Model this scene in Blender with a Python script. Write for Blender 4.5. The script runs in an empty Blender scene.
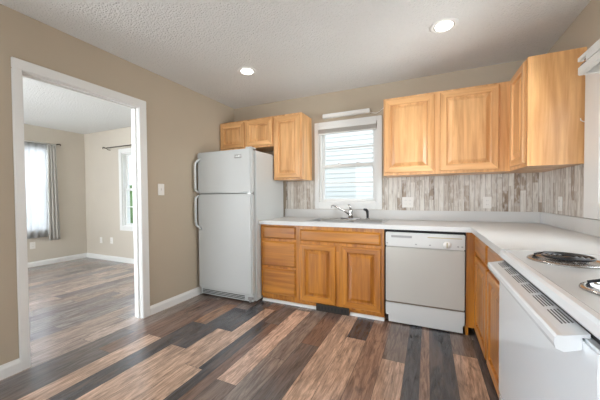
import bpy, bmesh, math, random
from mathutils import Matrix, Vector
random.seed(7)
S = bpy.context.scene
C = S.collection
PI = math.pi

# ------------------------------------------------------------------ camera
cd = bpy.data.cameras.new('camera'); cam = bpy.data.objects.new('camera', cd); C.objects.link(cam)
cd.sensor_width = 36; cd.lens = 278.855 * 36 / 600; cd.shift_y = 2.768 / 600
cd.clip_start = 0.02
cam.matrix_world = Matrix.Translation((0, 0, 1.1745)) @ Matrix.Rotation(0.4291, 4, 'Z') @ Matrix.Rotation(PI / 2 - 0.0211, 4, 'X') @ Matrix.Rotation(-0.0073, 4, 'Z')
S.camera = cam

# ------------------------------------------------------------------ render look, world, lights
S.view_settings.view_transform = 'Standard'
S.view_settings.look = 'None'
S.view_settings.gamma = 1
S.view_settings.use_curve_mapping = False
S.view_settings.exposure = -0.09
S.cycles.use_denoising = True
S.cycles.max_bounces = 12
S.cycles.diffuse_bounces = 6
S.cycles.sample_clamp_indirect = 6

w = bpy.data.worlds.new('daylight'); S.world = w; w.use_nodes = True
wn = w.node_tree.nodes; wl = w.node_tree.links
bg = wn['Background']
tc = wn.new('ShaderNodeTexCoord'); sp = wn.new('ShaderNodeSeparateXYZ'); cr = wn.new('ShaderNodeValToRGB')
wl.new(tc.outputs['Generated'], sp.inputs[0]); wl.new(sp.outputs[2], cr.inputs[0]); wl.new(cr.outputs[0], bg.inputs[0])
cr.color_ramp.elements[0].position = 0.0; cr.color_ramp.elements[0].color = (0.95, 0.97, 1.0, 1)
cr.color_ramp.elements[1].position = 0.8; cr.color_ramp.elements[1].color = (0.62, 0.78, 1.0, 1)
bg.inputs[1].default_value = 3.2


def area(name, loc, direction, sx, sy, power, color=(1, 1, 1)):
    l = bpy.data.lights.new(name, 'AREA'); l.shape = 'RECTANGLE'; l.size = sx; l.size_y = sy
    l.energy = power; l.color = color
    o = bpy.data.objects.new(name, l); C.objects.link(o); o.location = loc
    o.rotation_euler = Vector(direction).to_track_quat('-Z', 'Y').to_euler()
    return o


# lamps outside the glazing: daylight for the visible windows, the rest added fill
area('fill_kitchen_rear', (-0.75, -2.75, 1.35), (0, 1, 0), 2.9, 2.3, 18, (0.94, 0.97, 1.0))  # added fill lamp behind the camera, outside unseen glazing
area('fill_kitchen_ceiling', (-0.75, -3.0, 0.0), (0, 1, 0.9), 3.2, 1.2, 46, (0.89, 0.97, 1.0))  # added lamp tilted upward to brighten the kitchen ceiling
area('daylight_kitchen_side_window', (1.45, 1.9, 1.75), (-1, -0.1, -0.1), 0.9, 1.1, 46, (0.94, 0.985, 1.0))
area('fill_fridge_side', (2.3, 1.55, 1.35), (-1, 0.34, 0.02), 1.0, 1.2, 150, (0.92, 0.98, 1.0))  # second lamp at the side window, added to brighten the refrigerator side
area('fill_living_south', (-4.4, -2.75, 1.35), (0, 1, 0), 2.5, 2.2, 120, (0.94, 0.97, 1.0))  # added fill lamp for the living room, outside unseen glazing
area('fill_living_upward', (-4.4, -3.0, 0.05), (0, 1, 0.9), 2.8, 1.2, 250, (0.90, 0.97, 1.0))  # added lamp tilted upward to brighten the living room
area('daylight_living_west_window', (-6.75, 2.1, 1.5), (1, 0, -0.1), 1.5, 1.6, 300, (0.80, 0.90, 1.0))
area('fill_stove_front', (-6.75, -0.9, 1.5), (1, 0.15, -0.05), 2.0, 1.8, 330, (0.76, 0.88, 1.0))  # added lamp, shines through the unseen opening onto the stove front
area('daylight_living_north_window', (-4.7, 4.9, 3.0), (0, -1, -0.9), 1.2, 1.5, 90, (0.76, 0.88, 1.0))

# ------------------------------------------------------------------ materials
MATS = {}


def new_mat(name):
    m = bpy.data.materials.new(name); m.use_nodes = True; MATS[name] = m
    nt = m.node_tree; return m, nt.nodes, nt.links, nt.nodes['Principled BSDF']


def plain(name, col, rough=0.5, metal=0.0, bump=0.0, bscale=200, var=0.0, spec=0.5, coat=0.0):
    m, n, l, b = new_mat(name)
    b.inputs['Base Color'].default_value = (*col, 1); b.inputs['Roughness'].default_value = rough
    b.inputs['Metallic'].default_value = metal; b.inputs['Specular IOR Level'].default_value = spec
    b.inputs['Coat Weight'].default_value = coat
    t = n.new('ShaderNodeTexCoord'); ns = n.new('ShaderNodeTexNoise'); ns.inputs['Scale'].default_value = bscale
    ns.inputs['Detail'].default_value = 3
    l.new(t.outputs['Object'], ns.inputs['Vector'])
    if bump:
        bp = n.new('ShaderNodeBump'); bp.inputs['Strength'].default_value = bump; bp.inputs['Distance'].default_value = 0.002
        l.new(ns.outputs[0], bp.inputs['Height']); l.new(bp.outputs[0], b.inputs['Normal'])
    if var:
        n2 = n.new('ShaderNodeTexNoise'); n2.inputs['Scale'].default_value = 3
        l.new(t.outputs['Object'], n2.inputs['Vector'])
        mx = n.new('ShaderNodeMix'); mx.data_type = 'RGBA'
        mx.inputs['A'].default_value = (*[c * (1 - var) for c in col], 1); mx.inputs['B'].default_value = (*[min(1, c * (1 + var)) for c in col], 1)
        l.new(n2.outputs[0], mx.inputs['Factor']); l.new(mx.outputs['Result'], b.inputs['Base Color'])
    return m


plain('wall_tan', (0.46, 0.39, 0.30), 0.85, bump=0.12, bscale=160, var=0.03, spec=0.25)
plain('wall_living', (0.56, 0.51, 0.435), 0.85, bump=0.1, bscale=160, var=0.03, spec=0.25)
plain('trim_white', (0.76, 0.76, 0.74), 0.35, var=0.02)
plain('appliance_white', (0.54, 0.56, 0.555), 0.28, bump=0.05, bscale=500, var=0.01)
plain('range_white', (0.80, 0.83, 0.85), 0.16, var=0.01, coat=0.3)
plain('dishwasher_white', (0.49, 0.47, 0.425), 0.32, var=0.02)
plain('dishwasher_panel', (0.60, 0.60, 0.58), 0.3)
plain('laminate_white', (0.62, 0.615, 0.60), 0.3, var=0.03)
plain('plastic_white', (0.78, 0.76, 0.72), 0.35)
plain('plastic_grey', (0.32, 0.32, 0.31), 0.4)
plain('black_plastic', (0.02, 0.02, 0.021), 0.35)
plain('gap_black', (0.012, 0.012, 0.012), 0.7)
plain('coil_black', (0.022, 0.024, 0.028), 0.32, metal=0.3)
plain('chrome', (0.50, 0.49, 0.48), 0.16, metal=1.0)
plain('steel_brushed', (0.48, 0.48, 0.48), 0.28, metal=1.0, bump=0.08, bscale=300)
plain('bronze_rod', (0.05, 0.035, 0.025), 0.4, metal=0.7)
plain('vent_brown', (0.035, 0.028, 0.022), 0.5, metal=0.3)
plain('hood_cream', (0.74, 0.73, 0.69), 0.3, coat=0.2)
plain('drape_grey', (0.45, 0.43, 0.40), 0.9, bump=0.5, bscale=400, var=0.08)
plain('lawn', (0.10, 0.17, 0.05), 0.9, var=0.3, bump=0.4, bscale=30)
plain('hedge_green', (0.09, 0.16, 0.05), 0.9, var=0.4, bump=0.6, bscale=20)
plain('siding_white', (0.60, 0.60, 0.575), 0.6, var=0.02)
plain('roof_grey', (0.18, 0.17, 0.16), 0.8, var=0.1)
plain('slat_beige', (0.62, 0.59, 0.55), 0.6)
plain('slot_grey', (0.07, 0.07, 0.07), 0.6)
plain('strip_brown', (0.16, 0.12, 0.08), 0.5)
plain('knob_gold', (0.45, 0.38, 0.22), 0.4)

# popcorn ceiling
m, n, l, b = new_mat('ceiling_texture')
b.inputs['Base Color'].default_value = (0.60, 0.585, 0.56, 1); b.inputs['Roughness'].default_value = 0.95
b.inputs['Specular IOR Level'].default_value = 0.1
t = n.new('ShaderNodeTexCoord'); v = n.new('ShaderNodeTexVoronoi'); v.inputs['Scale'].default_value = 80
ns = n.new('ShaderNodeTexNoise'); ns.inputs['Scale'].default_value = 40; ns.inputs['Detail'].default_value = 5
ad = n.new('ShaderNodeMath'); ad.operation = 'SUBTRACT'
bp = n.new('ShaderNodeBump'); bp.inputs['Strength'].default_value = 0.7; bp.inputs['Distance'].default_value = 0.008
l.new(t.outputs['Object'], v.inputs['Vector']); l.new(t.outputs['Object'], ns.inputs['Vector'])
l.new(ns.outputs[0], ad.inputs[0]); l.new(v.outputs['Distance'], ad.inputs[1])
l.new(ad.outputs[0], bp.inputs['Height']); l.new(bp.outputs[0], b.inputs['Normal'])
n2 = n.new('ShaderNodeTexNoise'); n2.inputs['Scale'].default_value = 1.2; l.new(t.outputs['Object'], n2.inputs['Vector'])
mx = n.new('ShaderNodeMix'); mx.data_type = 'RGBA'; mx.inputs['A'].default_value = (0.71, 0.71, 0.69, 1); mx.inputs['B'].default_value = (0.77, 0.775, 0.76, 1)
l.new(n2.outputs[0], mx.inputs['Factor']); l.new(mx.outputs['Result'], b.inputs['Base Color'])


# oak, grain along a chosen axis
def oak(name, axis, base, dark, rough=0.3):
    m, n, l, b = new_mat(name)
    t = n.new('ShaderNodeTexCoord'); mp = n.new('ShaderNodeMapping')
    sc = [26.0, 26.0, 26.0]; sc[axis] = 1.6
    mp.inputs['Scale'].default_value = sc
    oi = n.new('ShaderNodeObjectInfo'); mu = n.new('ShaderNodeMath'); mu.operation = 'MULTIPLY'; mu.inputs[1].default_value = 37
    cb = n.new('ShaderNodeCombineXYZ'); l.new(oi.outputs['Random'], mu.inputs[0])
    for i in range(3): l.new(mu.outputs[0], cb.inputs[i])
    l.new(t.outputs['Object'], mp.inputs['Vector']); l.new(cb.outputs[0], mp.inputs['Location'])
    ns = n.new('ShaderNodeTexNoise'); ns.inputs['Scale'].default_value = 1.0; ns.inputs['Detail'].default_value = 6; ns.inputs['Roughness'].default_value = 0.6
    ns.inputs['Distortion'].default_value = 0.6
    l.new(mp.outputs[0], ns.inputs['Vector'])
    mp2 = n.new('ShaderNodeMapping'); s2 = [7.0, 7.0, 7.0]; s2[axis] = 0.7; mp2.inputs['Scale'].default_value = s2
    l.new(t.outputs['Object'], mp2.inputs['Vector']); l.new(cb.outputs[0], mp2.inputs['Location'])
    nb = n.new('ShaderNodeTexNoise'); nb.inputs['Scale'].default_value = 1.0; nb.inputs['Detail'].default_value = 2
    nb.inputs['Distortion'].default_value = 1.0
    l.new(mp2.outputs[0], nb.inputs['Vector'])
    r = n.new('ShaderNodeValToRGB'); l.new(ns.outputs[0], r.inputs[0])
    r.color_ramp.elements[0].position = 0.30; r.color_ramp.elements[0].color = (*dark, 1)
    r.color_ramp.elements[1].position = 0.62; r.color_ramp.elements[1].color = (*base, 1)
    r2 = n.new('ShaderNodeValToRGB'); l.new(nb.outputs[0], r2.inputs[0])
    r2.color_ramp.elements[0].position = 0.35; r2.color_ramp.elements[0].color = (0.74, 0.66, 0.58, 1)
    r2.color_ramp.elements[1].position = 0.65; r2.color_ramp.elements[1].color = (1.0, 1.0, 1.0, 1)
    mx = n.new('ShaderNodeMix'); mx.data_type = 'RGBA'; mx.blend_type = 'MULTIPLY'; mx.inputs['Factor'].default_value = 1
    l.new(r.outputs[0], mx.inputs['A']); l.new(r2.outputs[0], mx.inputs['B']); l.new(mx.outputs['Result'], b.inputs['Base Color'])
    b.inputs['Roughness'].default_value = rough; b.inputs['Coat Weight'].default_value = 0.15; b.inputs['Coat Roughness'].default_value = 0.2
    bp = n.new('ShaderNodeBump'); bp.inputs['Strength'].default_value = 0.08; bp.inputs['Distance'].default_value = 0.001
    l.new(ns.outputs[0], bp.inputs['Height']); l.new(bp.outputs[0], b.inputs['Normal'])
    return m


OB, OD = (0.86, 0.51, 0.235), (0.64, 0.335, 0.13)
for i, a in enumerate('xyz'):
    oak('oak_' + a, i, OB, OD)
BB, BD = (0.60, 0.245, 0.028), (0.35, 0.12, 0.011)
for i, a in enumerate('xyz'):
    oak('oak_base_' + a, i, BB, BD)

# laminate plank floor: plank colours live in a face attribute, grain is procedural
m, n, l, b = new_mat('floor_planks')
at = n.new('ShaderNodeAttribute'); at.attribute_name = 'plank'
ar = n.new('ShaderNodeAttribute'); ar.attribute_name = 'seed'
t = n.new('ShaderNodeTexCoord')
cb = n.new('ShaderNodeCombineXYZ'); mu = n.new('ShaderNodeMath'); mu.operation = 'MULTIPLY'; mu.inputs[1].default_value = 91
l.new(ar.outputs['Fac'], mu.inputs[0])
for i in range(3): l.new(mu.outputs[0], cb.inputs[i])


def grainn(scale, detail, dist, rough=0.6):
    mp = n.new('ShaderNodeMapping'); mp.inputs['Scale'].default_value = scale
    l.new(t.outputs['Object'], mp.inputs['Vector']); l.new(cb.outputs[0], mp.inputs['Location'])
    x = n.new('ShaderNodeTexNoise'); x.inputs['Scale'].default_value = 1; x.inputs['Detail'].default_value = detail
    x.inputs['Distortion'].default_value = dist; x.inputs['Roughness'].default_value = rough
    l.new(mp.outputs[0], x.inputs['Vector']); return x


g1 = grainn((110, 5.0, 1), 7, 1.2, 0.7)
g2 = grainn((22, 2.4, 1), 5, 2.2)
g3 = grainn((13, 4.0, 1), 5, 1.5)
r1 = n.new('ShaderNodeValToRGB'); l.new(g1.outputs[0], r1.inputs[0])
r1.color_ramp.elements[0].position = 0.32; r1.color_ramp.elements[0].color = (0.30, 0.26, 0.24, 1)
r1.color_ramp.elements[1].position = 0.50; r1.color_ramp.elements[1].color = (1.0, 1.0, 1.0, 1)
r2 = n.new('ShaderNodeValToRGB'); l.new(g2.outputs[0], r2.inputs[0])
r2.color_ramp.elements[0].position = 0.34; r2.color_ramp.elements[0].color = (0.40, 0.385, 0.39, 1)
r2.color_ramp.elements[1].position = 0.62; r2.color_ramp.elements[1].color = (1.2, 1.18, 1.16, 1)
mx = n.new('ShaderNodeMix'); mx.data_type = 'RGBA'; mx.blend_type = 'MULTIPLY'; mx.inputs['Factor'].default_value = 0.8
l.new(at.outputs['Color'], mx.inputs['A']); l.new(r1.outputs[0], mx.inputs['B'])
my = n.new('ShaderNodeMix'); my.data_type = 'RGBA'; my.blend_type = 'MULTIPLY'; my.inputs['Factor'].default_value = 0.8
l.new(mx.outputs['Result'], my.inputs['A']); l.new(r2.outputs[0], my.inputs['B'])
# weathered blue-grey patches
r3 = n.new('ShaderNodeValToRGB'); l.new(g3.outputs[0], r3.inputs[0])
r3.color_ramp.elements[0].position = 0.52; r3.color_ramp.elements[0].color = (0, 0, 0, 1)
r3.color_ramp.elements[1].position = 0.70; r3.color_ramp.elements[1].color = (0.6, 0.6, 0.6, 1)
mz = n.new('ShaderNodeMix'); mz.data_type = 'RGBA'; mz.inputs['B'].default_value = (0.12, 0.095, 0.085, 1)
l.new(r3.outputs[0], mz.inputs['Factor']); l.new(my.outputs['Result'], mz.inputs['A'])
g4 = grainn((9, 1.5, 1), 4, 1.0)
r4 = n.new('ShaderNodeValToRGB'); l.new(g4.outputs[0], r4.inputs[0])
r4.color_ramp.elements[0].position = 0.50; r4.color_ramp.elements[0].color = (0, 0, 0, 1)
r4.color_ramp.elements[1].position = 0.66; r4.color_ramp.elements[1].color = (0.4, 0.4, 0.4, 1)
m4 = n.new('ShaderNodeMix'); m4.data_type = 'RGBA'; m4.inputs['B'].default_value = (0.24, 0.175, 0.145, 1)
l.new(r4.outputs[0], m4.inputs['Factor']); l.new(mz.outputs['Result'], m4.inputs['A']); l.new(m4.outputs['Result'], b.inputs['Base Color'])
b.inputs['Roughness'].default_value = 0.2; b.inputs['Specular IOR Level'].default_value = 1.0; b.inputs['Coat Weight'].default_value = 0.0; b.inputs['Coat Roughness'].default_value = 0.22
bp = n.new('ShaderNodeBump'); bp.inputs['Strength'].default_value = 0.12; bp.inputs['Distance'].default_value = 0.001
l.new(g1.outputs[0], bp.inputs['Height']); l.new(bp.outputs[0], b.inputs['Normal'])


# distressed board backsplash; boards run vertically, laid side by side along one axis
def boards(name, axis):
    m, n, l, b = new_mat(name)
    t = n.new('ShaderNodeTexCoord'); sp = n.new('ShaderNodeSeparateXYZ'); l.new(t.outputs['Object'], sp.inputs[0])
    def math_(op, a, c=None):
        x = n.new('ShaderNodeMath'); x.operation = op
        for i, q in enumerate([a, c]):
            if q is None: continue
            if isinstance(q, (int, float)): x.inputs[i].default_value = q
            else: l.new(q, x.inputs[i])
        return x.outputs[0]
    wd = 0.046
    u = math_('DIVIDE', sp.outputs[axis], wd); fl = math_('FLOOR', u); fr = math_('FRACT', u)
    wn1 = n.new('ShaderNodeTexWhiteNoise'); wn1.noise_dimensions = '1D'; l.new(fl, wn1.inputs['W'])
    zz = math_('ADD', math_('DIVIDE', sp.outputs[2], 0.45), math_('MULTIPLY', wn1.outputs['Value'], 5))
    fz = math_('FLOOR', zz)
    wn2 = n.new('ShaderNodeTexWhiteNoise'); wn2.noise_dimensions = '2D'; c2 = n.new('ShaderNodeCombineXYZ'); l.new(fl, c2.inputs[0]); l.new(fz, c2.inputs[1]); l.new(c2.outputs[0], wn2.inputs['Vector'])
    mp = n.new('ShaderNodeMapping'); sc = [70, 70, 6]; mp.inputs['Scale'].default_value = sc
    l.new(t.outputs['Object'], mp.inputs['Vector'])
    cb = n.new('ShaderNodeCombineXYZ'); k = math_('MULTIPLY', wn2.outputs['Value'], 50)
    for i in range(3): l.new(k, cb.inputs[i])
    l.new(cb.outputs[0], mp.inputs['Location'])
    g = n.new('ShaderNodeTexNoise'); g.inputs['Scale'].default_value = 1; g.inputs['Detail'].default_value = 5; g.inputs['Distortion'].default_value = 0.7
    l.new(mp.outputs[0], g.inputs['Vector'])
    mpb = n.new('ShaderNodeMapping'); mpb.inputs['Scale'].default_value = (34, 34, 16); l.new(t.outputs['Object'], mpb.inputs['Vector']); l.new(cb.outputs[0], mpb.inputs['Location'])
    g2 = n.new('ShaderNodeTexNoise'); g2.inputs['Scale'].default_value = 1; g2.inputs['Detail'].default_value = 5; l.new(mpb.outputs[0], g2.inputs['Vector'])
    r = n.new('ShaderNodeValToRGB'); l.new(wn2.outputs['Value'], r.inputs[0])
    e = r.color_ramp.elements; e[0].position = 0; e[0].color = (0.30, 0.225, 0.165, 1); e[1].position = 1; e[1].color = (0.72, 0.69, 0.63, 1)
    for p, c_ in ((0.22, (0.44, 0.375, 0.31, 1)), (0.42, (0.56, 0.51, 0.45, 1)), (0.75, (0.66, 0.625, 0.57, 1))):
        q = e.new(p); q.color = c_
    r2 = n.new('ShaderNodeValToRGB'); l.new(g.outputs[0], r2.inputs[0])
    r2.color_ramp.elements[0].position = 0.30; r2.color_ramp.elements[0].color = (0.42, 0.35, 0.29, 1)
    r2.color_ramp.elements[1].position = 0.52; r2.color_ramp.elements[1].color = (1, 1, 1, 1)
    mx = n.new('ShaderNodeMix'); mx.data_type = 'RGBA'; mx.blend_type = 'MULTIPLY'; mx.inputs['Factor'].default_value = 0.75
    l.new(r.outputs[0], mx.inputs['A']); l.new(r2.outputs[0], mx.inputs['B'])
    r3 = n.new('ShaderNodeValToRGB'); l.new(g2.outputs[0], r3.inputs[0])
    r3.color_ramp.elements[0].position = 0.48; r3.color_ramp.elements[0].color = (0, 0, 0, 1)
    r3.color_ramp.elements[1].position = 0.62; r3.color_ramp.elements[1].color = (0.5, 0.5, 0.5, 1)
    mz = n.new('ShaderNodeMix'); mz.data_type = 'RGBA'; mz.inputs['B'].default_value = (0.72, 0.70, 0.66, 1)
    l.new(r3.outputs[0], mz.inputs['Factor']); l.new(mx.outputs['Result'], mz.inputs['A'])
    ed = math_('LESS_THAN', math_('MINIMUM', fr, math_('SUBTRACT', 1, fr)), 0.06)
    mw = n.new('ShaderNodeMix'); mw.data_type = 'RGBA'; mw.inputs['B'].default_value = (0.16, 0.13, 0.11, 1)
    l.new(math_('MULTIPLY', ed, 0.5), mw.inputs['Factor']); l.new(mz.outputs['Result'], mw.inputs['A'])
    l.new(mw.outputs['Result'], b.inputs['Base Color']); b.inputs['Roughness'].default_value = 0.5
    return m


boards('boards_back', 0); boards('boards_side', 1)


def glassy(name, tint=(1, 1, 1), refl=0.03):
    m, n, l, b = new_mat(name)
    n.remove(b)
    tr = n.new('ShaderNodeBsdfTransparent'); tr.inputs[0].default_value = (*tint, 1)
    gl = n.new('ShaderNodeBsdfGlossy'); gl.inputs['Roughness'].default_value = 0.02
    mx = n.new('ShaderNodeMixShader'); mx.inputs[0].default_value = refl
    l.new(tr.outputs[0], mx.inputs[1]); l.new(gl.outputs[0], mx.inputs[2]); l.new(mx.outputs[0], n['Material Output'].inputs[0])


glassy('window_glass')
# sheer curtain
m, n, l, b = new_mat('sheer_fabric'); n.remove(b)
tr = n.new('ShaderNodeBsdfTransparent'); df = n.new('ShaderNodeBsdfDiffuse'); df.inputs[0].default_value = (0.62, 0.62, 0.62, 1)
tl = n.new('ShaderNodeBsdfTranslucent'); tl.inputs[0].default_value = (0.42, 0.42, 0.42, 1)
m1 = n.new('ShaderNodeMixShader'); m1.inputs[0].default_value = 0.5; m2 = n.new('ShaderNodeMixShader'); m2.inputs[0].default_value = 0.93
l.new(df.outputs[0], m1.inputs[1]); l.new(tl.outputs[0], m1.inputs[2]); l.new(tr.outputs[0], m2.inputs[1]); l.new(m1.outputs[0], m2.inputs[2]); l.new(m2.outputs[0], n['Material Output'].inputs[0])
# blind slats: white vinyl with some translucency
m, n, l, b = new_mat('lamp_glow'); b.inputs['Base Color'].default_value = (1, 1, 1, 1)
b.inputs['Emission Color'].default_value = (1, 0.97, 0.92, 1); b.inputs['Emission Strength'].default_value = 6


# ------------------------------------------------------------------ geometry helpers
class MB:
    def __init__(s): s.bm = bmesh.new(); s.mi = 0

    def face(s, pts, mi=None):
        vs = [s.bm.verts.new(p) for p in pts]
        f = s.bm.faces.new(vs); f.material_index = s.mi if mi is None else mi
        return f

    def box(s, x0, x1, y0, y1, z0, z1, bev=0.0, seg=2):
        x0, x1 = sorted((x0, x1)); y0, y1 = sorted((y0, y1)); z0, z1 = sorted((z0, z1))
        g = bmesh.ops.create_cube(s.bm, size=1)
        vs = g['verts']
        for v in vs:
            v.co = Vector((x0 + (v.co.x + .5) * (x1 - x0), y0 + (v.co.y + .5) * (y1 - y0), z0 + (v.co.z + .5) * (z1 - z0)))
        fs = set(f for v in vs for f in v.link_faces)
        for f in fs: f.material_index = s.mi
        if bev:
            es = list(set(e for v in vs for e in v.link_edges))
            r = bmesh.ops.bevel(s.bm, geom=es, offset=bev, segments=seg, affect='EDGES', clamp_overlap=True)
            for f in r['faces']: f.material_index = s.mi
        return s

    def tube(s, pts, r, seg=12, cap=True, closed=False):
        pts = [Vector(p) for p in pts]; rs = r if isinstance(r, (list, tuple)) else [r] * len(pts)
        rings = []; up = None; N = len(pts)
        for i, p in enumerate(pts):
            if closed: d = (pts[(i + 1) % N] - pts[i - 1]).normalized()
            else: d = (pts[min(i + 1, N - 1)] - pts[max(i - 1, 0)]).normalized()
            if up is None: up = d.orthogonal().normalized()
            up = (up - d * up.dot(d))
            up = up.normalized() if up.length > 1e-6 else d.orthogonal().normalized()
            sd = d.cross(up)
            rings.append([s.bm.verts.new(p + (up * math.cos(2 * PI * k / seg) + sd * math.sin(2 * PI * k / seg)) * rs[i]) for k in range(seg)])
        M = N if closed else N - 1
        for i in range(M):
            A, B = rings[i], rings[(i + 1) % N]
            for k in range(seg):
                f = s.bm.faces.new((A[k], A[(k + 1) % seg], B[(k + 1) % seg], B[k])); f.material_index = s.mi; f.smooth = True
        if cap and not closed:
            f = s.bm.faces.new(rings[0][::-1]); f.material_index = s.mi
            f = s.bm.faces.new(rings[-1]); f.material_index = s.mi
        return s

    def lathe(s, c, prof, seg=40, axis='Z', smooth=True):
        c = Vector(c); rings = []
        for r, h in prof:
            ring = []
            for k in range(seg):
                a = 2 * PI * k / seg; ca, sa = r * math.cos(a), r * math.sin(a)
                o = {'Z': (ca, sa, h), 'Y': (ca, h, sa), 'X': (h, ca, sa)}[axis]
                ring.append(s.bm.verts.new(c + Vector(o)))
            rings.append(ring)
        for A, B in zip(rings, rings[1:]):
            for k in range(seg):
                f = s.bm.faces.new((A[k], A[(k + 1) % seg], B[(k + 1) % seg], B[k])); f.smooth = smooth; f.material_index = s.mi
        for R_ in (rings[0], rings[-1]):
            f = s.bm.faces.new(R_); f.material_index = s.mi
        return s

    def prism(s, poly, a, b, axis):
        """poly of 2D points extruded from a to b along an axis (other axes in order)."""
        def P(u, v, w):
            return {'X': (w, u, v), 'Y': (u, w, v), 'Z': (u, v, w)}[axis]
        A = [s.bm.verts.new(P(u, v, a)) for u, v in poly]; B = [s.bm.verts.new(P(u, v, b)) for u, v in poly]
        N = len(poly)
        for i in range(N):
            f = s.bm.faces.new((A[i], A[(i + 1) % N], B[(i + 1) % N], B[i])); f.material_index = s.mi
        s.bm.faces.new(A[::-1]).material_index = s.mi; s.bm.faces.new(B).material_index = s.mi
        return s

    def panel(s, o, u, n, wdt, h, rings, back=0.0):
        """concentric rectangular loft: o lower corner, u horizontal dir, n outward dir. rings: (inset, height, mat_h, mat_v)"""
        o, u, n = Vector(o), Vector(u), Vector(n); z = Vector((0, 0, 1)); prev = None
        def ring(i, ht): return [s.bm.verts.new(o + u * a + z * b + n * ht) for a, b in ((i, i), (wdt - i, i), (wdt - i, h - i), (i, h - i))]
        prev = ring(0, back)
        s.bm.faces.new(prev[::-1]).material_index = 0
        for (i, ht, rail) in rings:
            cur = ring(i, ht)
            for k in range(4):
                f = s.bm.faces.new((prev[k], prev[(k + 1) % 4], cur[(k + 1) % 4], cur[k]))
                f.material_index = 1 if (rail and k in (0, 2)) else 0
            prev = cur
        s.bm.faces.new(prev).material_index = 0
        return s

    def build(s, name, mats, parent=None, smooth_angle=True):
        if not isinstance(mats, (list, tuple)): mats = [mats]
        bmesh.ops.remove_doubles(s.bm, verts=s.bm.verts, dist=1e-6)
        bmesh.ops.recalc_face_normals(s.bm, faces=s.bm.faces)
        me = bpy.data.meshes.new(name)
        o = bpy.data.objects.new(name, me); C.objects.link(o)
        if parent is not None:
            off = WL[parent.name]; bmesh.ops.translate(s.bm, verts=s.bm.verts, vec=-off); o.parent = parent; WL[o.name] = off
        else:
            # origin at the base centre of the mesh
            xs = [v.co.x for v in s.bm.verts]; ys = [v.co.y for v in s.bm.verts]; zs = [v.co.z for v in s.bm.verts]
            off = Vector(((min(xs) + max(xs)) / 2, (min(ys) + max(ys)) / 2, min(zs)))
            bmesh.ops.translate(s.bm, verts=s.bm.verts, vec=-off); o.location = off; WL[o.name] = off
        s.bm.to_mesh(me); s.bm.free()
        for x in mats: me.materials.append(MATS[x])
        return o


WL = {}


def tag(o, label=None, cat=None, group=None, kind=None):
    if label: o['label'] = label
    if cat: o['category'] = cat
    if group: o['group'] = group
    if kind: o['kind'] = kind
    return o


def thing(name, loc, label=None, cat=None, group=None, kind=None):
    o = bpy.data.objects.new(name, None); C.objects.link(o); o.location = loc; o.empty_display_size = 0.1
    WL[o.name] = Vector(loc)
    return tag(o, label, cat, group, kind)


def box1(name, mat, parent, *a, bev=0.0, **k):
    mb = MB(); mb.box(*a, bev=bev); return mb.build(name, mat, parent)


def wall(name, mat, axis, c0, c1, a0, a1, z0, z1, holes=()):
    """axis 'X': wall slab between X=c0..c1 spanning Y a0..a1. holes: (a0,a1,z0,z1)"""
    mb = MB()
    cuts = sorted(set([a0, a1] + [h[0] for h in holes] + [h[1] for h in holes]))
    for p, q in zip(cuts, cuts[1:]):
        mid = (p + q) / 2; segs = [(z0, z1)]
        for h in holes:
            if h[0] < mid < h[1]:
                segs = [x for x in ((z0, h[2]), (h[3], z1)) if x[1] - x[0] > 1e-4]
        for s0, s1 in segs:
            if axis == 'X': mb.box(c0, c1, p, q, s0, s1)
            else: mb.box(p, q, c0, c1, s0, s1)
    o = mb.build(name, mat); return tag(o, kind='structure')


# ------------------------------------------------------------------ room shell
YB, XL, XR, CE = 3.28, -2.53, 0.968, 2.445
YS = -2.3       # kitchen south wall
XW = -6.2       # living room west wall
YN = 3.28       # living room north wall
YLS = -2.3      # living room south wall
DY0, DY1, DZ = 0.958, 1.812, 2.05
WT = 0.09      # partition thickness   # doorway

PW = 0.157
TAN = (0.68, 0.475, 0.355); PINK = (0.78, 0.545, 0.42); TAN2 = (0.66, 0.46, 0.345)
BRN = (0.235, 0.15, 0.12); BRN2 = (0.38, 0.25, 0.19); SL = (0.088, 0.087, 0.098); SL2 = (0.16, 0.142, 0.138); GB = (0.26, 0.20, 0.17); GR = (0.30, 0.25, 0.225)
known = {   # column: [(y_from, y_to, colour, optional second strip colour, split)]
    -3: [], -2: [],
    -1: [(1.3, 2.62, SL2)],
    0: [(2.335, 3.4, GB), (1.1, 2.335, TAN)],
    1: [(1.5, 2.7, SL)],
    2: [(1.3, 2.75, BRN2, SL, 0.62)],
    3: [(2.06, 2.9, GB), (0.85, 2.06, TAN2)],
    4: [(1.45, 2.75, BRN2), (0.3, 1.45, BRN)],
    5: [(2.26, 2.8, SL), (1.05, 2.26, TAN2), (-0.2, 1.05, GR)],
    6: [(1.4, 2.72, TAN), (0.2, 1.4, TAN)],
    7: [(2.02, 2.9, BRN), (0.8, 2.02, SL2)],
    8: [(1.75, 2.75, GR), (0.55, 1.75, GR)],
    9: [(1.39, 2.6, PINK), (0.2, 1.39, GB)],
    10: [(2.22, 3.0, SL2), (1.02, 2.22, BRN, SL, 0.5), (-0.2, 1.02, SL2)],
    11: [(2.5, 3.2, BRN), (1.43, 2.5, SL, TAN2, 0.75), (0.25, 1.43, TAN2)],
    12: [(1.945, 2.9, SL), (0.75, 1.945, TAN)],
    13: [(2.39, 3.2, GB), (1.58, 2.39, SL), (0.4, 1.58, TAN)],
    14: [(1.96, 2.45, (0.40, 0.22, 0.13)), (2.45, 3.3, BRN), (0.85, 1.96, SL), (-0.3, 0.85, BRN)],
    15: [(1.62, 2.8, BRN), (0.6, 1.62, TAN2), (-0.6, 0.6, BRN)],
    16: [(1.3, 2.5, BRN), (0.3, 1.3, SL2)],
    17: [(1.6, 2.8, GB), (0.75, 1.6, SL2), (-0.4, 0.75, BRN)],
}
mb = bmesh.new()
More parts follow.
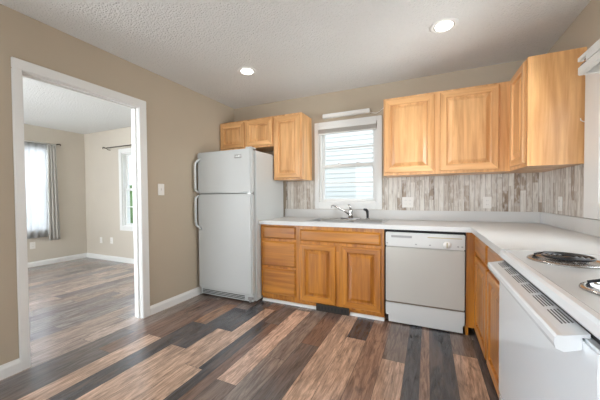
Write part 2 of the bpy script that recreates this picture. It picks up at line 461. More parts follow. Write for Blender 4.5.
cl = mb.loops.layers.float_color.new('plank'); sl = mb.faces.layers.float.new('seed')
pal = [TAN, TAN2, PINK, BRN, BRN2, SL, SL2, GB, GR, GR]
pal_sheen = [(0.44, 0.355, 0.31), (0.36, 0.31, 0.29), (0.29, 0.26, 0.25), (0.52, 0.41, 0.35), (0.23, 0.205, 0.205), (0.38, 0.30, 0.26)]  # living room planks of the same floor, pale sheen put into their colour
rnd = random.Random(4)


def quad(x0, x1, y0, y1, col, seed, z=0.0):
    vs = [mb.verts.new(p) for p in ((x0, y0, z), (x1, y0, z), (x1, y1, z), (x0, y1, z))]
    f = mb.faces.new(vs); f[sl] = seed
    for lp in f.loops: lp[cl] = (*col, 1)


FX0, FX1, FY0, FY1 = XW - 0.1, XR + 0.1, YS - 0.1, YB + 0.1
k = -6
while True:
    x1 = 0.33 - PW * k; x0 = x1 - PW
    if x1 <= FX0: break
    k += 1; kk = k - 1
    if x0 >= FX1: continue
    ivs = sorted(known.get(kk, []), key=lambda q: q[0])
    out = []
    lo = ivs[0][0] if ivs else None
    if not ivs:
        y = FY0 - rnd.random() * 1.2
        while y < FY1: out.append((y, y + 1.2, rnd.choice(pal if kk < 18 else pal_sheen))); y += 1.2
    else:
        y = lo
        while y > FY0: out.append((y - 1.2, y, rnd.choice(pal))); y -= 1.2
        out += ivs; y = max(q[1] for q in ivs)
        while y < FY1: out.append((y, y + 1.2, rnd.choice(pal))); y += 1.2
    for iv in out:
        a, c_ = max(iv[0], FY0), min(iv[1], FY1)
        if c_ <= a: continue
        xa, xb = max(x0, FX0), min(x1, FX1); sd = rnd.random(); g = 0.0011
        if len(iv) > 3:
            xm = x0 + (1 - iv[4]) * PW if False else x0 + iv[4] * PW
            quad(xa + g, xm, a + g, c_ - g, iv[3], sd); quad(xm, xb - g, a + g, c_ - g, iv[2], rnd.random())
        else:
            quad(xa + g, xb - g, a + g, c_ - g, iv[2], sd)
me = bpy.data.meshes.new('floor'); mb.to_mesh(me); mb.free(); me.materials.append(MATS['floor_planks'])
fl = bpy.data.objects.new('floor', me); C.objects.link(fl); tag(fl, kind='structure')
box1('floor_subfloor', 'gap_black', None, FX0, FX1, FY0, FY1, -0.1, -0.0008)['kind'] = 'structure'

tag(box1('ceiling', 'ceiling_texture', None, XL - WT / 2, XR + 0.1, YS - 0.1, YB + 0.1, CE, CE + 0.1), kind='structure')
tag(box1('ceiling_living', 'ceiling_texture', None, XW - 0.1, XL - WT / 2, YLS - 0.1, YB + 0.1, CE, CE + 0.1), kind='structure')

WX0, WX1, WZ0, WZ1 = -1.232, -0.525, 1.095, 2.035      # sink window opening
RY0, RY1, RZ0, RZ1 = 1.68, 2.30, 1.11, 1.95        # side window opening
wall('wall_back', 'wall_tan', 'Y', YB, YB + 0.12, XL, XR + 0.1, 0, CE, [(WX0, WX1, WZ0, WZ1)])
wall('wall_right', 'wall_tan', 'X', XR, XR + 0.12, YS, YB, 0, CE, [(RY0, RY1, RZ0, RZ1)])
wall('wall_front', 'wall_tan', 'Y', YS - 0.12, YS, XL, XR + 0.12, 0, CE, [(-2.2, 0.7, 0.05, 2.25)])
# partition between kitchen and living room: kitchen skin and living skin
wall('wall_left', 'wall_tan', 'X', XL - WT / 2, XL, YS, YB, 0, CE, [(-1.3, 0.45, 0, 2.1), (DY0 - 0.012, DY1 + 0.012, 0, DZ + 0.012)])
wall('wall_left_living_side', 'wall_living', 'X', XL - WT, XL - WT / 2, YS, YB, 0, CE, [(-1.3, 0.45, 0, 2.1), (DY0 - 0.012, DY1 + 0.012, 0, DZ + 0.012)])
LW = (-5.05, -4.35, 0.66, 1.99)     # living north window opening (x0,x1,z0,z1)
LV_ADDED = (-1.8, 0.1, 0.62, 2.2)  # unseen west window opening, added for light on the stove
LV = (1.62, 2.68, 0.62, 2.06)       # living west window opening (y0,y1,z0,z1)
wall('wall_living_north', 'wall_living', 'Y', YN, YN + 0.12, XW - 0.12, XL - WT, 0, CE, [LW])
wall('wall_living_west', 'wall_living', 'X', XW - 0.12, XW, YLS - 0.12, YN, 0, CE, [LV, LV_ADDED])
wall('wall_living_south', 'wall_living', 'Y', YLS - 0.12, YLS, XW, XL - WT, 0, CE, [(-5.6, -3.2, 0.25, 2.25)])


# baseboards
def baseboard(name, axis, c, d, a0, a1, h=0.09):
    """c wall face, d outward sign, run a0..a1"""
    mb = MB(); prof = [(0, 0), (0.016, 0), (0.016, h * .7), (0.012, h * .82), (0.008, h * .9), (0.006, h), (0, h)]
    prof = [(c + d * (p + .0005), q) for p, q in prof]
    if axis == 'X': mb.prism([(p, q) for p, q in prof], a0, a1, 'Y')
    else: mb.prism([(p, q) for p, q in prof], a0, a1, 'X')
    return tag(mb.build(name, 'trim_white'), kind='structure')


baseboard('baseboard_left', 'X', XL, 1, 1.885, YB - .001)
baseboard('baseboard_left_near', 'X', XL, 1, 0.522, 0.913)
baseboard('baseboard_living_west', 'X', XW, 1, YLS + .001, YN - .018)
baseboard('baseboard_living_north', 'Y', YN, -1, XW + .001, XL - WT - .001)
baseboard('baseboard_living_east', 'X', XL - WT, -1, 1.885, YN - .018)

# doorway casing with jamb lining
mb = MB()
cw = 0.072
for (cx0, cx1) in ((XL, XL + 0.018), (XL - WT - 0.018, XL - WT)):
    mb.box(cx0, cx1, DY0 - 0.050, DY0 + 0.004, 0, DZ + 0.0, bev=0.004)
    mb.box(cx0, cx1, DY1 - 0.004, DY1 + 0.072, 0, DZ + 0.0, bev=0.004)
    mb.box(cx0, cx1, DY0 - 0.050, DY1 + 0.072, DZ - 0.0, DZ + 0.072, bev=0.004)
mb.box(XL - WT, XL, DY0 - 0.011, DY0 + 0.006, 0, DZ)
mb.box(XL - WT, XL, DY1 - 0.006, DY1 + 0.011, 0, DZ)
mb.box(XL - WT, XL, DY0 - 0.011, DY1 + 0.011, DZ - 0.008, DZ + 0.011)
# door stop strip
mb.box(XL - 0.06, XL - 0.03, DY1 - 0.018, DY1 - 0.005, 0, DZ - 0.008, bev=.002)
mb.box(XL - 0.06, XL - 0.03, DY0 + 0.005, DY1 - 0.005, DZ - 0.02, DZ - 0.006, bev=.002)
tag(mb.build('door_1', 'trim_white'), kind='structure')


# ------------------------------------------------------------------ windows
def frame_boxes(mb, axis, c0, c1, a0, a1, z0, z1, wdt, bev=0.003, sides='lrtb', wb=None, wt=None):
    def bx(p, q, r_, s_):
        if axis == 'Y': mb.box(p, q, c0, c1, r_, s_, bev=bev)
        else: mb.box(c0, c1, p, q, r_, s_, bev=bev)
    wb = wb or wdt; wt = wt or wdt
    if 'l' in sides: bx(a0, a0 + wdt, z0, z1)
    if 'r' in sides: bx(a1 - wdt, a1, z0, z1)
    if 't' in sides: bx(a0 + wdt, a1 - wdt, z1 - wt, z1)
    if 'b' in sides: bx(a0 + wdt, a1 - wdt, z0, z0 + wb)


def dh_window(idx, axis, c, d, a0, a1, z0, z1, cw, mid=None, mv=0, sill=True, cwb=None, cwt=None):
    """double hung window: wall face at c, room on side -d... d = +1 means outside is +axis"""
    rt = thing('window_%d' % idx, ((a0 + a1) / 2, c, z0) if axis == 'Y' else (c, (a0 + a1) / 2, z0), kind='structure')
    g = 0.0015
    def rng(p, q): return (c + d * p, c + d * q)
    cs = MB()      # casing on the wall face
    q = rng(-0.02, -0.0005)
    frame_boxes(cs, axis, q[0], q[1], a0 - cw, a1 + cw, z0 - (cwb or cw), z1 + (cwt or cw), cw, bev=.004, wb=cwb, wt=cwt)
    cs.build('window_casing', 'trim_white', rt)
    jb = MB(); q = rng(0.0, 0.12)
    frame_boxes(jb, axis, q[0], q[1], a0 + g, a1 - g, z0 + g, z1 - g, 0.018, bev=.001)
    jb.build('window_jamb', 'trim_white', rt)
    mid = mid or (z0 + z1) / 2
    for nm, lo, hi, p0, p1 in (('lower_sash', z0 + .02, mid + .02, 0.035, 0.062), ('upper_sash', mid - .02, z1 - .02, 0.066, 0.093)):
        sm = MB(); q = rng(p0, p1); sw = 0.035
        frame_boxes(sm, axis, q[0], q[1], a0 + .02, a1 - .02, lo, hi, sw, bev=.002)
        zz = (lo + hi) / 2
        qq = rng(p0 + .006, p1 - .006)
        if axis == 'Y': sm.box(a0 + .05, a1 - .05, qq[0], qq[1], zz - .007, zz + .007)
        else: sm.box(qq[0], qq[1], a0 + .05, a1 - .05, zz - .007, zz + .007)
        for j in range(mv):
            aa = a0 + (a1 - a0) * (j + 1) / (mv + 1)
            if axis == 'Y': sm.box(aa - .007, aa + .007, qq[0], qq[1], lo + .03, hi - .03)
            else: sm.box(qq[0], qq[1], aa - .007, aa + .007, lo + .03, hi - .03)
        so = sm.build(nm, 'trim_white', rt)
        gm = MB(); pm = (p0 + p1) / 2; q = rng(pm - .002, pm + .002)
        if axis == 'Y': gm.box(a0 + .05, a1 - .05, q[0], q[1], lo + .03, hi - .03)
        else: gm.box(q[0], q[1], a0 + .05, a1 - .05, lo + .03, hi - .03)
        gm.build('glass', 'window_glass', so)
    if sill:
        sm = MB(); q = rng(-0.032, 0.03)
        if axis == 'Y': sm.box(a0 - cw * .6, a1 + cw * .6, min(q), max(q), z0 - .012, z0 + .012, bev=.004)
        else: sm.box(min(q), max(q), a0 - cw * .6, a1 + cw * .6, z0 - .012, z0 + .012, bev=.004)
        sm.build('window_sill', 'trim_white', rt)
    return rt


win = dh_window(1, 'Y', YB, 1, WX0, WX1, WZ0, WZ1, 0.055, mid=1.55, cwb=0.073)
lk = MB()
for x in (-0.99, -0.76):
    lk.box(x - .025, x + .025, YB + .036, YB + .06, 1.571, 1.58, bev=.002); lk.tube([(x, YB + .048, 1.578), (x, YB + .048, 1.588)], .012)
lk.build('sash_lock', 'plastic_white', win)
dh_window(2, 'X', XR, 1, RY0, RY1, RZ0, RZ1, 0.187, cwt=0.09, mid=1.52, cwb=0.088)
dh_window(3, 'Y', YN, 1, LW[0], LW[1], LW[2], LW[3], 0.075, mid=1.33, mv=1)
dh_window(4, 'X', XW, -1, LV[0], LV[1], LV[2], LV[3], 0.075, mid=1.34, mv=2)
dh_window(7, 'X', XW, -1, LV_ADDED[0], LV_ADDED[1], LV_ADDED[2], LV_ADDED[3], 0.075, mid=1.4, mv=2)  # unseen window, added for the lamp that lights the stove
# unseen cased opening, added so living room light reaches the stove
mb = MB()
for (cx0, cx1) in ((XL, XL + 0.018), (XL - WT - 0.018, XL - WT)):
    mb.box(cx0, cx1, -1.37, -1.3, 0, 2.1, bev=.003); mb.box(cx0, cx1, .45, .52, 0, 2.1, bev=.003); mb.box(cx0, cx1, -1.37, .52, 2.1, 2.17, bev=.003)
tag(mb.build('added_opening', 'trim_white'), kind='structure')
# large unseen glazing, added in both south walls to let fill light in
for nm, x0, x1, z0, z1, yy in (('window_5', -2.2, 0.7, 0.05, 2.25, YS - 0.06), ('window_6', -5.6, -3.2, 0.25, 2.25, YLS - 0.06)):
    rt = thing(nm, ((x0 + x1) / 2, yy, z0), kind='structure')
    fm = MB(); frame_boxes(fm, 'Y', yy - .04, yy + .04, x0 + .001, x1 - .001, z0 + .001, z1 - .001, 0.06)
    xm = (x0 + x1) / 2; fm.box(xm - .03, xm + .03, yy - .03, yy + .03, z0 + .06, z1 - .06)
    fm.build('window_frame', 'trim_white', rt)
    gm = MB(); gm.box(x0 + .05, x1 - .05, yy - .003, yy + .003, z0 + .05, z1 - .05); gm.build('glass', 'window_glass', rt)

# raised mini blind at the sink window
bl = thing('window_blind', ((WX0 + WX1) / 2, YB + .015, 1.95), 'white mini blind raised to the top of the window over the sink', 'window blind')
mb = MB(); mb.box(WX0 + .002, WX1 - .002, YB - .04, YB - .003, 1.998, 2.033, bev=.003); mb.build('headrail', 'trim_white', bl)
mb = MB()
for i in range(16):
    z = 1.952 + i * .0028; mb.box(WX0 + .004, WX1 - .004, YB - .035, YB - .008, z, z + .0013)
mb.build('slat_stack', 'slat_beige', bl)['kind'] = 'stuff'
mb = MB(); mb.box(WX0 + .004, WX1 - .004, YB - .035, YB - .008, 1.936, 1.950, bev=.002); mb.build('bottom_rail', 'trim_white', bl)
for x, z in ((WX0 + .035, 1.3), (WX1 - .05, 1.155)):
    mb = MB(); mb.tube([(x, YB - .03, 1.99), (x, YB - .034, 1.7), (x + .012, YB - .03, z + .1), (x + .02, YB - .028, z)], .0022, 6)
    mb.tube([(x + .02, YB - .028, z), (x + .02, YB - .028, z - .025)], [.003, .006], 8); mb.build('pull_cord', 'plastic_white', bl)

# slim light bar above the window with its cable
lb = thing('light_bar', (-0.89, YB - .03, 2.13), 'slim white light bar mounted flat above the sink window', 'light fixture')
mb = MB(); mb.box(-1.170, -0.598, YB - .05, YB - .0015, 2.129, 2.178, bev=.006); mb.build('housing', 'trim_white', lb)
mb = MB(); mb.box(-1.155, -0.625, YB - .056, YB - .048, 2.135, 2.160, bev=.003); mb.build('diffuser', 'plastic_white', lb)
mb = MB(); mb.tube([(-0.600, YB - .012, 2.14), (-0.57, YB - .02, 2.128), (-0.53, YB - .015, 2.12), (-0.49, YB - .012, 2.14), (-0.455, YB - .02, 2.165), (-0.42, YB - .012, 2.175)], .004, 8); mb.build('cable', 'plastic_white', lb)

# ------------------------------------------------------------------ recessed ceiling lights
def recessed(x, y, label):
    rt = thing('recessed_light', (x, y, CE), label, 'ceiling light', 'recessed ceiling lights')
    mb = MB(); mb.lathe((x, y, CE), [(.098, -.0008), (.098, -.004), (.088, -.007), (.074, -.006), (.070, -.0008)], 48); mb.build('trim_ring', 'trim_white', rt)
    mb = MB(); mb.lathe((x, y, CE), [(.060, -.0012), (.060, -.007), (.052, -.013), (.03, -.019), (.004, -.021)], 40); mb.build('bulb', 'lamp_glow', rt)
    mb = MB(); mb.lathe((x, y, CE), [(.0715, -.001), (.0715, -.004), (.0605, -.004), (.0605, -.001)], 40); mb.build('baffle', 'steel_brushed', rt)
    l_ = bpy.data.lights.new('lamp', 'SPOT'); l_.energy = 14; l_.spot_size = math.radians(125); l_.spot_blend = 0.8; l_.shadow_soft_size = 0.06; l_.color = (1, .93, .84)
    lo = bpy.data.objects.new('lamp', l_); C.objects.link(lo); lo.parent = rt; lo.location = (0, 0, -.09)


recessed(-1.655, 2.36, 'round recessed ceiling light nearer the refrigerator corner, lit')
recessed(0.109, 2.37, 'round recessed ceiling light over the dishwasher side, lit')

# ------------------------------------------------------------------ cabinets
FR = [(0, .014, 1), (.005, .020, 1), (.052, .020, 1), (.057, .016, 1), (.059, .005, 0), (.067, .004, 0), (.098, .0175, 0), (.100, .0165, 0)]


def door(parent, name, o, u, n, wd, h, kind):
    mb = MB(); rr = FR
    if min(wd, h) < 0.24:
        rr = [(a * (0.72 if a > .005 else 1), b, c) for a, b, c in FR]
    mb.panel(o, u, n, wd, h, rr, back=0.0005)
    hz = ('x' if abs(u[0]) > .5 else 'y')
    return mb.build(name, [kind + 'z', kind + hz], parent)


def slab(parent, name, o, u, n, wd, h, kind):
    mb = MB(); mb.panel(o, u, n, wd, h, [(0, .008, 0), (.004, .011, 0), (.014, .019, 0), (.016, .020, 0)], back=0.0005)
    hz = ('x' if abs(u[0]) > .5 else 'y')
    return mb.build(name, [kind + hz, kind + hz], parent)


def carcass_y(parent, x0, x1, yf, yb, z0, z1, kind, toe=None, open_front=False):
    """cabinet body facing -Y"""
    mb = MB(); mb.box(x0, x1, yf + .02, yb, z0, z1)
    if toe: mb.box(x0, x1, yf + toe, yb, 0.001, z0)
    mb.build('body', kind + 'z', parent)
    mb = MB(); mb.box(x0, x1, yf, yf + .0195, z0, z1, bev=.001)
    mb.build('face_frame', [kind + 'z'], parent)


YF = 2.675   # base face frame plane
CT = 0.874   # underside of counter
u, nY = (1, 0, 0), (0, -1, 0)
c = thing('base_cabinet', (-1.48, 2.98, 0), 'honey oak base cabinet with three stacked drawers beside the refrigerator', 'cabinet')
carcass_y(c, -1.711, -1.2455, YF, YB - .002, .062, CT - .001, 'oak_base_', toe=.03)
for z0, z1 in ((.718, .856), (.415, .69), (.10, .392)):
    slab(c, 'drawer', (-1.69, YF, z0), u, nY, .415, z1 - z0, 'oak_base_')
c = thing('base_cabinet', (-0.8, 2.98, 0), 'honey oak sink base cabinet with two raised panel doors under the sink', 'cabinet')
carcass_y(c, -1.2445, -0.366, YF, YB - .002, .062, CT - .25, 'oak_base_', toe=.03)
mb = MB(); mb.box(-1.2445, -1.226, YF + .02, YB - .01, .626, CT - .001); mb.box(-.3845, -.366, YF + .02, YB - .01, .626, CT - .001)
mb.box(-1.2445, -.366, YF + .0, YF + .0195, .6245, CT - .001)
mb.build('side_panel', 'oak_base_z', c)
slab(c, 'false_drawer_front', (-1.222, YF, .712), u, nY, .826, .122, 'oak_base_')
door(c, 'door', (-1.222, YF, .085), u, nY, .388, .598, 'oak_base_')
door(c, 'door', (-.768, YF, .085), u, nY, .373, .598, 'oak_base_')
# corner filler and right hand run
c = thing('corner_filler', (0.32, YF + .05, 0), 'narrow oak filler panel between the dishwasher and the right-hand cabinets', 'cabinet panel')
mb = MB(); mb.box(.293, .3645, YF, YF + .02, .075, CT - .001, bev=.001); mb.box(.293, .312, YF + .021, YB - .01, .001, CT - .001); mb.build('filler_panel', 'oak_base_z', c)
XF = 0.365
nX = (-1, 0, 0); v_ = (0, -1, 0)


def right_base(y0, y1, label, dy0, dy1):
    c = thing('base_cabinet', (.66, (y0 + y1) / 2, 0), label, 'cabinet')
    mb = MB(); mb.box(XF + .02, XR - .002, y0, y1, .075, CT - .001); mb.box(XF + .075, XR - .002, y0, y1, .001, .075); mb.build('body', 'oak_base_z', c)
    mb = MB(); mb.box(XF, XF + .0195, y0, y1, .075, CT - .001, bev=.001); mb.build('face_frame', 'oak_base_z', c)
    slab(c, 'drawer', (XF, dy1, .716), v_, nX, dy1 - dy0, .14, 'oak_base_')
    door(c, 'door', (XF, dy1, .095), v_, nX, dy1 - dy0, .596, 'oak_base_')


right_base(2.123, 2.673, 'oak base cabinet in the corner just right of the dishwasher', 2.145, 2.625)
right_base(1.637, 2.121, 'oak base cabinet tight against the far side of the white stove', 1.66, 2.10)

# wall cabinets
UF, UZ0, UZ1 = 2.97, 1.385, 2.163
c = thing('wall_cabinet', (-2.1, 3.12, 1.8), 'short oak two-door wall cabinet above the white refrigerator', 'cabinet')
carcass_y(c, -2.525, -1.7065, UF, YB - .002, 1.795, UZ1 - .005, 'oak_')
door(c, 'door', (-2.508, UF, 1.815), u, nY, .375, .322, 'oak_')
door(c, 'door', (-2.10, UF, 1.815), u, nY, .38, .322, 'oak_')
c = thing('wall_cabinet', (-1.5, 3.12, 1.38), 'tall narrow oak wall cabinet left of the sink window', 'cabinet')
carcass_y(c, -1.7055, -1.332, UF, YB - .002, UZ0 - .005, UZ1 - .005, 'oak_')
door(c, 'door', (-1.69, UF, 1.40), u, nY, .342, .738, 'oak_')
c = thing('wall_cabinet', (0.15, 3.12, 1.38), 'wide oak two-door wall cabinet right of the sink window above the dishwasher', 'cabinet')
carcass_y(c, -.412, .6495, UF, YB - .002, UZ0, UZ1, 'oak_')
door(c, 'door', (-.398, UF, 1.41), u, nY, .455, .735, 'oak_')
door(c, 'door', (.105, UF, 1.41), u, nY, .462, .735, 'oak_')
c = thing('wall_cabinet', (0.80, 2.75, 1.38), 'oak corner wall cabinet on the right wall with broad plain end panel', 'cabinet')
mb = MB(); mb.box(.6705, XR - .002, 2.512, YB - .002, UZ0, UZ1); mb.build('body', 'oak_z', c)
mb = MB(); mb.box(.6505, .67, 2.512, UF - .001, UZ0, UZ1, bev=.001); mb.build('face_frame', 'oak_z', c)
door(c, 'door', (.6505, 2.90, 1.41), v_, nX, .36, .735, 'oak_')

# ------------------------------------------------------------------ countertop with upstand
c = thing('countertop', (0, 2.9, CT), 'white laminate L-shaped countertop with a low upstand along the walls', 'countertop')
SX0, SX1, SY0, SY1 = -1.19, -0.375, 2.70, 3.20   # sink rim
mb = MB(); cx0, cx1, yf, xf = -1.714, XR - .002, 2.635, 0.327
o_ = .02
# slab pieces around the sink cut-out
for (a, b_, p, q) in ((cx0, SX0 + o_, yf, YB - .002), (SX0 + o_, SX1 - o_, yf, SY0 + o_), (SX0 + o_, SX1 - o_, SY1 - o_, YB - .002), (SX1 - o_, cx1, yf, YB - .002), (xf, cx1, 1.634, yf)):
    mb.box(a, b_, p, q, CT, 0.914)
bmesh.ops.remove_doubles(mb.bm, verts=mb.bm.verts, dist=1e-5)
mb.build('worktop', 'laminate_white', c)
mb = MB()
for x0, x1 in ((cx0, XR - .0225),): mb.box(x0, x1, YB - .02, YB - .002, .9145, 1.018, bev=.003)
mb.box(XR - .022, XR - .002, 1.634, YB - .002, .9145, 1.018, bev=.003)
mb.build('upstand', 'laminate_white', c)

# board backsplash panels
def splash(name, mat, label, *b):
    return tag(box1(name, mat, None, *b), label, 'backsplash')


splash('backsplash_panel', 'boards_back', 'distressed grey board backsplash between the refrigerator and the sink window', -1.70, -1.290, YB - .008, YB - .0015, 1.019, 1.379)
splash('backsplash_panel', 'boards_back', 'distressed grey board backsplash under the wide wall cabinet right of the window', -.467, XR - .009, YB - .008, YB - .0015, 1.019, 1.384)
splash('backsplash_panel', 'boards_side', 'distressed board backsplash on the right wall below the corner cabinet', XR - .008, XR - .0015, 2.490, YB - .009, 1.019, 1.384)

# ------------------------------------------------------------------ sink and faucet
c = thing('kitchen_sink', ((SX0 + SX1) / 2, (SY0 + SY1) / 2, .914), 'stainless steel double bowl sink set in the white countertop', 'sink')
xm = (SX0 + SX1) / 2; zt = .9185
def bowl(x0, x1, y0, y1):
    mb = MB(); b_ = mb.bm; lev = [(0, zt + .0005), (.006, zt - .006), (.012, zt - .05), (.022, zt - .14), (.06, zt - .17)]
    prev = None; seg = 6
    for ins, z in lev:
        pts = []; rad = .05
        X0, X1, Y0, Y1 = x0 + ins, x1 - ins, y0 + ins, y1 - ins
        for (cx, cy, a0) in ((X1 - rad, Y1 - rad, 0), (X0 + rad, Y1 - rad, PI / 2), (X0 + rad, Y0 + rad, PI), (X1 - rad, Y0 + rad, 1.5 * PI)):
            for k in range(seg + 1):
                a = a0 + PI / 2 * k / seg; pts.append((cx + rad * math.cos(a), cy + rad * math.sin(a), z))
        cur = [b_.verts.new(p) for p in pts]
        if prev:
            for k in range(len(cur)): b_.faces.new((prev[k], prev[(k + 1) % len(cur)], cur[(k + 1) % len(cur)], cur[k])).smooth = True
        prev = cur
    b_.faces.new(prev)
    return mb.build('bowl', 'steel_brushed', c)


BY0, BY1 = SY0 + .03, SY1 - .10
BX = ((SX0 + .03, xm - .015), (xm + .015, SX1 - .03))
mb = MB()
for (a, b_, p, q) in ((SX0, SX1, SY0, BY0), (SX0, SX1, BY1, SY1), (SX0, BX[0][0], BY0, BY1), (BX[0][1], BX[1][0], BY0, BY1), (BX[1][1], SX1, BY0, BY1)):
    mb.box(a, b_, p, q, .9146, zt)
for (x0, x1) in BX:   # corner fillets of the bowl openings
    for cx, sx in ((x0, 1), (x1, -1)):
        for cy, sy in ((BY0, 1), (BY1, -1)):
            arc = [(cx, cy)] + [(cx + sx * .05 * (1 - math.cos(a)), cy + sy * .05 * (1 - math.sin(a))) for a in [PI / 2 * k / 6 for k in range(7)]]
            mb.prism(arc, .9146, zt, 'Z')
mb.build('rim', 'steel_brushed', c)
for x0, x1 in BX: bowl(x0, x1, BY0, BY1)
for x0, x1 in BX:
    mb = MB(); mb.lathe(((x0 + x1) / 2, (BY0 + BY1) / 2, zt - .1695), [(.045, 0), (.04, .003), (.02, .001)], 24); mb.build('drain', 'chrome', c)

c = thing('faucet', (-.80, 3.145, zt), 'chrome single-lever faucet with a long spout behind the sink', 'faucet')
fx, fy = -.80, 3.145
mb = MB(); mb.box(fx - .12, fx + .12, fy - .028, fy + .028, zt + .0005, zt + .012, bev=.006); mb.build('deck_plate', 'chrome', c)
mb = MB(); mb.lathe((fx, fy, zt + .012), [(.028, 0), (.026, .03), (.024, .07), (.025, .085), (.018, .1), (.004, .104)], 28); mb.build('faucet_body', 'chrome', c)
mb = MB(); mb.tube([(fx - .01, fy - .01, zt + .05), (fx - .06, fy - .045, zt + .088), (fx - .14, fy - .10, zt + .140), (fx - .17, fy - .12, zt + .156), (fx - .185, fy - .13, zt + .150), (fx - .188, fy - .132, zt + .132)], [.012, .0095, .0085, .0085, .0085, .009], 14); mb.build('spout', 'chrome', c)
mb = MB(); mb.tube([(fx, fy, zt + .11), (fx - .006, fy - .004, zt + .135), (fx - .02, fy - .01, zt + .165)], [.013, .010, .013], 14); mb.build('lever', 'chrome', c)
c = thing('side_sprayer', (-.61, 3.15, zt), 'small black side sprayer standing right of the faucet', 'sprayer')
mb = MB(); mb.lathe((-.61, 3.15, zt + .0005), [(.024, 0), (.022, .01), (.014, .016)], 24); mb.build('holder', 'chrome', c)
mb = MB(); mb.tube([(-.61, 3.15, zt + .017), (-.61, 3.15, zt + .05), (-.612, 3.147, zt + .085), (-.622, 3.135, zt + .105), (-.645, 3.115, zt + .112)], [.013, .014, .016, .017, .012], 14); mb.build('spray_head', 'black_plastic', c)

# ------------------------------------------------------------------ dishwasher
c = thing('dishwasher', (-.03, 2.95, 0), 'white built-in dishwasher with a dial between oak cabinets', 'dishwasher')
dx0, dx1, yd = -.349, .284, 2.65
box1('tub', 'gap_black', c, -.362, .291, YF + .013, YB - .03, .083, CT - .002)
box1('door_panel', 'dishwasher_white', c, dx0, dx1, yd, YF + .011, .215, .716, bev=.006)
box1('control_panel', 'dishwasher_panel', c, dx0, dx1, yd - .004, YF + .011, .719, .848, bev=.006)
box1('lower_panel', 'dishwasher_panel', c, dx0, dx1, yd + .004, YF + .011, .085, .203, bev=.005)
box1('trim_strip', 'strip_brown', c, dx0 + .004, dx1 - .004, yd + .003, YF + .010, .2035, .2145)
box1('kick_plate', 'dishwasher_panel', c, dx0 + .02, dx1 - .01, yd + .035, YF + .03, .012, .082, bev=.002)
box1('door_handle', 'plastic_grey', c, -.300, -.125, yd - .008, yd - .0045, .802, .822, bev=.002)
box1('handle_groove', 'knob_gold', c, .0, .26, yd - .006, yd - .0045, .812, .819)
mb = MB(); mb.lathe((.15, yd - .0045, .759), [(.030, 0), (.030, -.006), (.024, -.016), (.004, -.017)], 32, 'Y'); k_ = mb.build('dial', 'plastic_white', c)
mb = MB(); mb.box(.146, .154, yd - .026, yd - .020, .737, .781, bev=.002); mb.build('pointer', 'knob_gold', k_)
for x in (-.335, -.091, .02, .232, .262):
    mb = MB(); mb.box(x - .007, x + .007, yd - .008, yd - .0045, .744, .754, bev=.001); mb.build('button', 'plastic_grey', c)

# ------------------------------------------------------------------ refrigerator
c = thing('refrigerator', (-2.11, 2.9, 0), 'white top-freezer refrigerator with curved side handles in the corner', 'refrigerator')
rx0, rx1, ry = -2.496, -1.728, 2.515
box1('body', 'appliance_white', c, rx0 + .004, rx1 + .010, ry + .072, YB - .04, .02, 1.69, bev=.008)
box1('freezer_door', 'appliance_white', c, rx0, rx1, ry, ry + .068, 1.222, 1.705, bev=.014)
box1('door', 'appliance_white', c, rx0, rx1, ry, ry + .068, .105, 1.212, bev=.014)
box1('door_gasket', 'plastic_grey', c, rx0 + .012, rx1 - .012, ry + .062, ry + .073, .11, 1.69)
gr_ = box1('base_grille', 'appliance_white', c, rx0 + .01, rx1 - .012, ry + .03, ry + .071, .022, .098, bev=.004)
mb = MB()
for i in range(3): mb.box(rx0 + .04, rx1 - .12, ry + .026, ry + .032, .038 + i * .017, .046 + i * .017)
mb.build('grille_slots', 'slot_grey', gr_)
mb = MB(); mb.box(rx1 - .07, rx1 - .012, ry + .012, ry + .05, .045, .075, bev=.004); mb.box(rx1 - .05, rx1 - .03, ry + .008, ry + .05, .02, .06, bev=.003); mb.build('lower_hinge', 'plastic_grey', c)
mb = MB(); mb.box(rx1 - .08, rx1 - .004, ry + .008, ry + .11, 1.7055, 1.722, bev=.005); mb.build('hinge_cover', 'appliance_white', c)
mb = MB(); mb.box(rx1 - .05, rx1 - .008, ry - .001, ry + .03, 1.2125, 1.2215); mb.build('middle_hinge', 'steel_brushed', c)
for z0, z1, top in ((1.235, 1.635, True), (.80, 1.195, False)):
    mb = MB(); hx = rx0 + .03; P_ = []
    N = 14
    for i in range(N + 1):
        tt = i / N; z = z0 + (z1 - z0) * tt
        # the handle bows away from the door and swings in at one end
        e = min(1, (tt if not top else 1 - tt) / .18)
        e2 = min(1, (1 - tt if not top else tt) / .06)
        off = .045 * math.sin(e * PI / 2) * math.sin(e2 * PI / 2)
        sx = .045 * (1 - math.sin(e * PI / 2))
        P_.append((hx + sx - .018, ry + .004 - off, z))
    mb.tube(P_, .0135, 12); mb.build('handle', 'appliance_white', c)
mb = MB(); mb.box(-1.945, -1.85, ry - .003, ry - .0002, 1.605, 1.645, bev=.001); bd = mb.build('badge', 'plastic_grey', c); bd['label'] = 'small grey maker badge'
mb = MB()
for i in range(6):   # illegible embossed lettering
    mb.box(-1.936 + i * .0135, -1.928 + i * .0135, ry - .0045, ry - .003, 1.622, 1.634)
mb.build('badge_lettering', 'chrome', bd)
for fx_, fy_ in ((rx0 + .06, ry + .1), (rx1 - .06, ry + .1), (rx0 + .06, YB - .1), (rx1 - .06, YB - .1)):
    mb = MB(); mb.tube([(fx_, fy_, .001), (fx_, fy_, .022)], .02, 12); mb.build('foot', 'black_plastic', c)

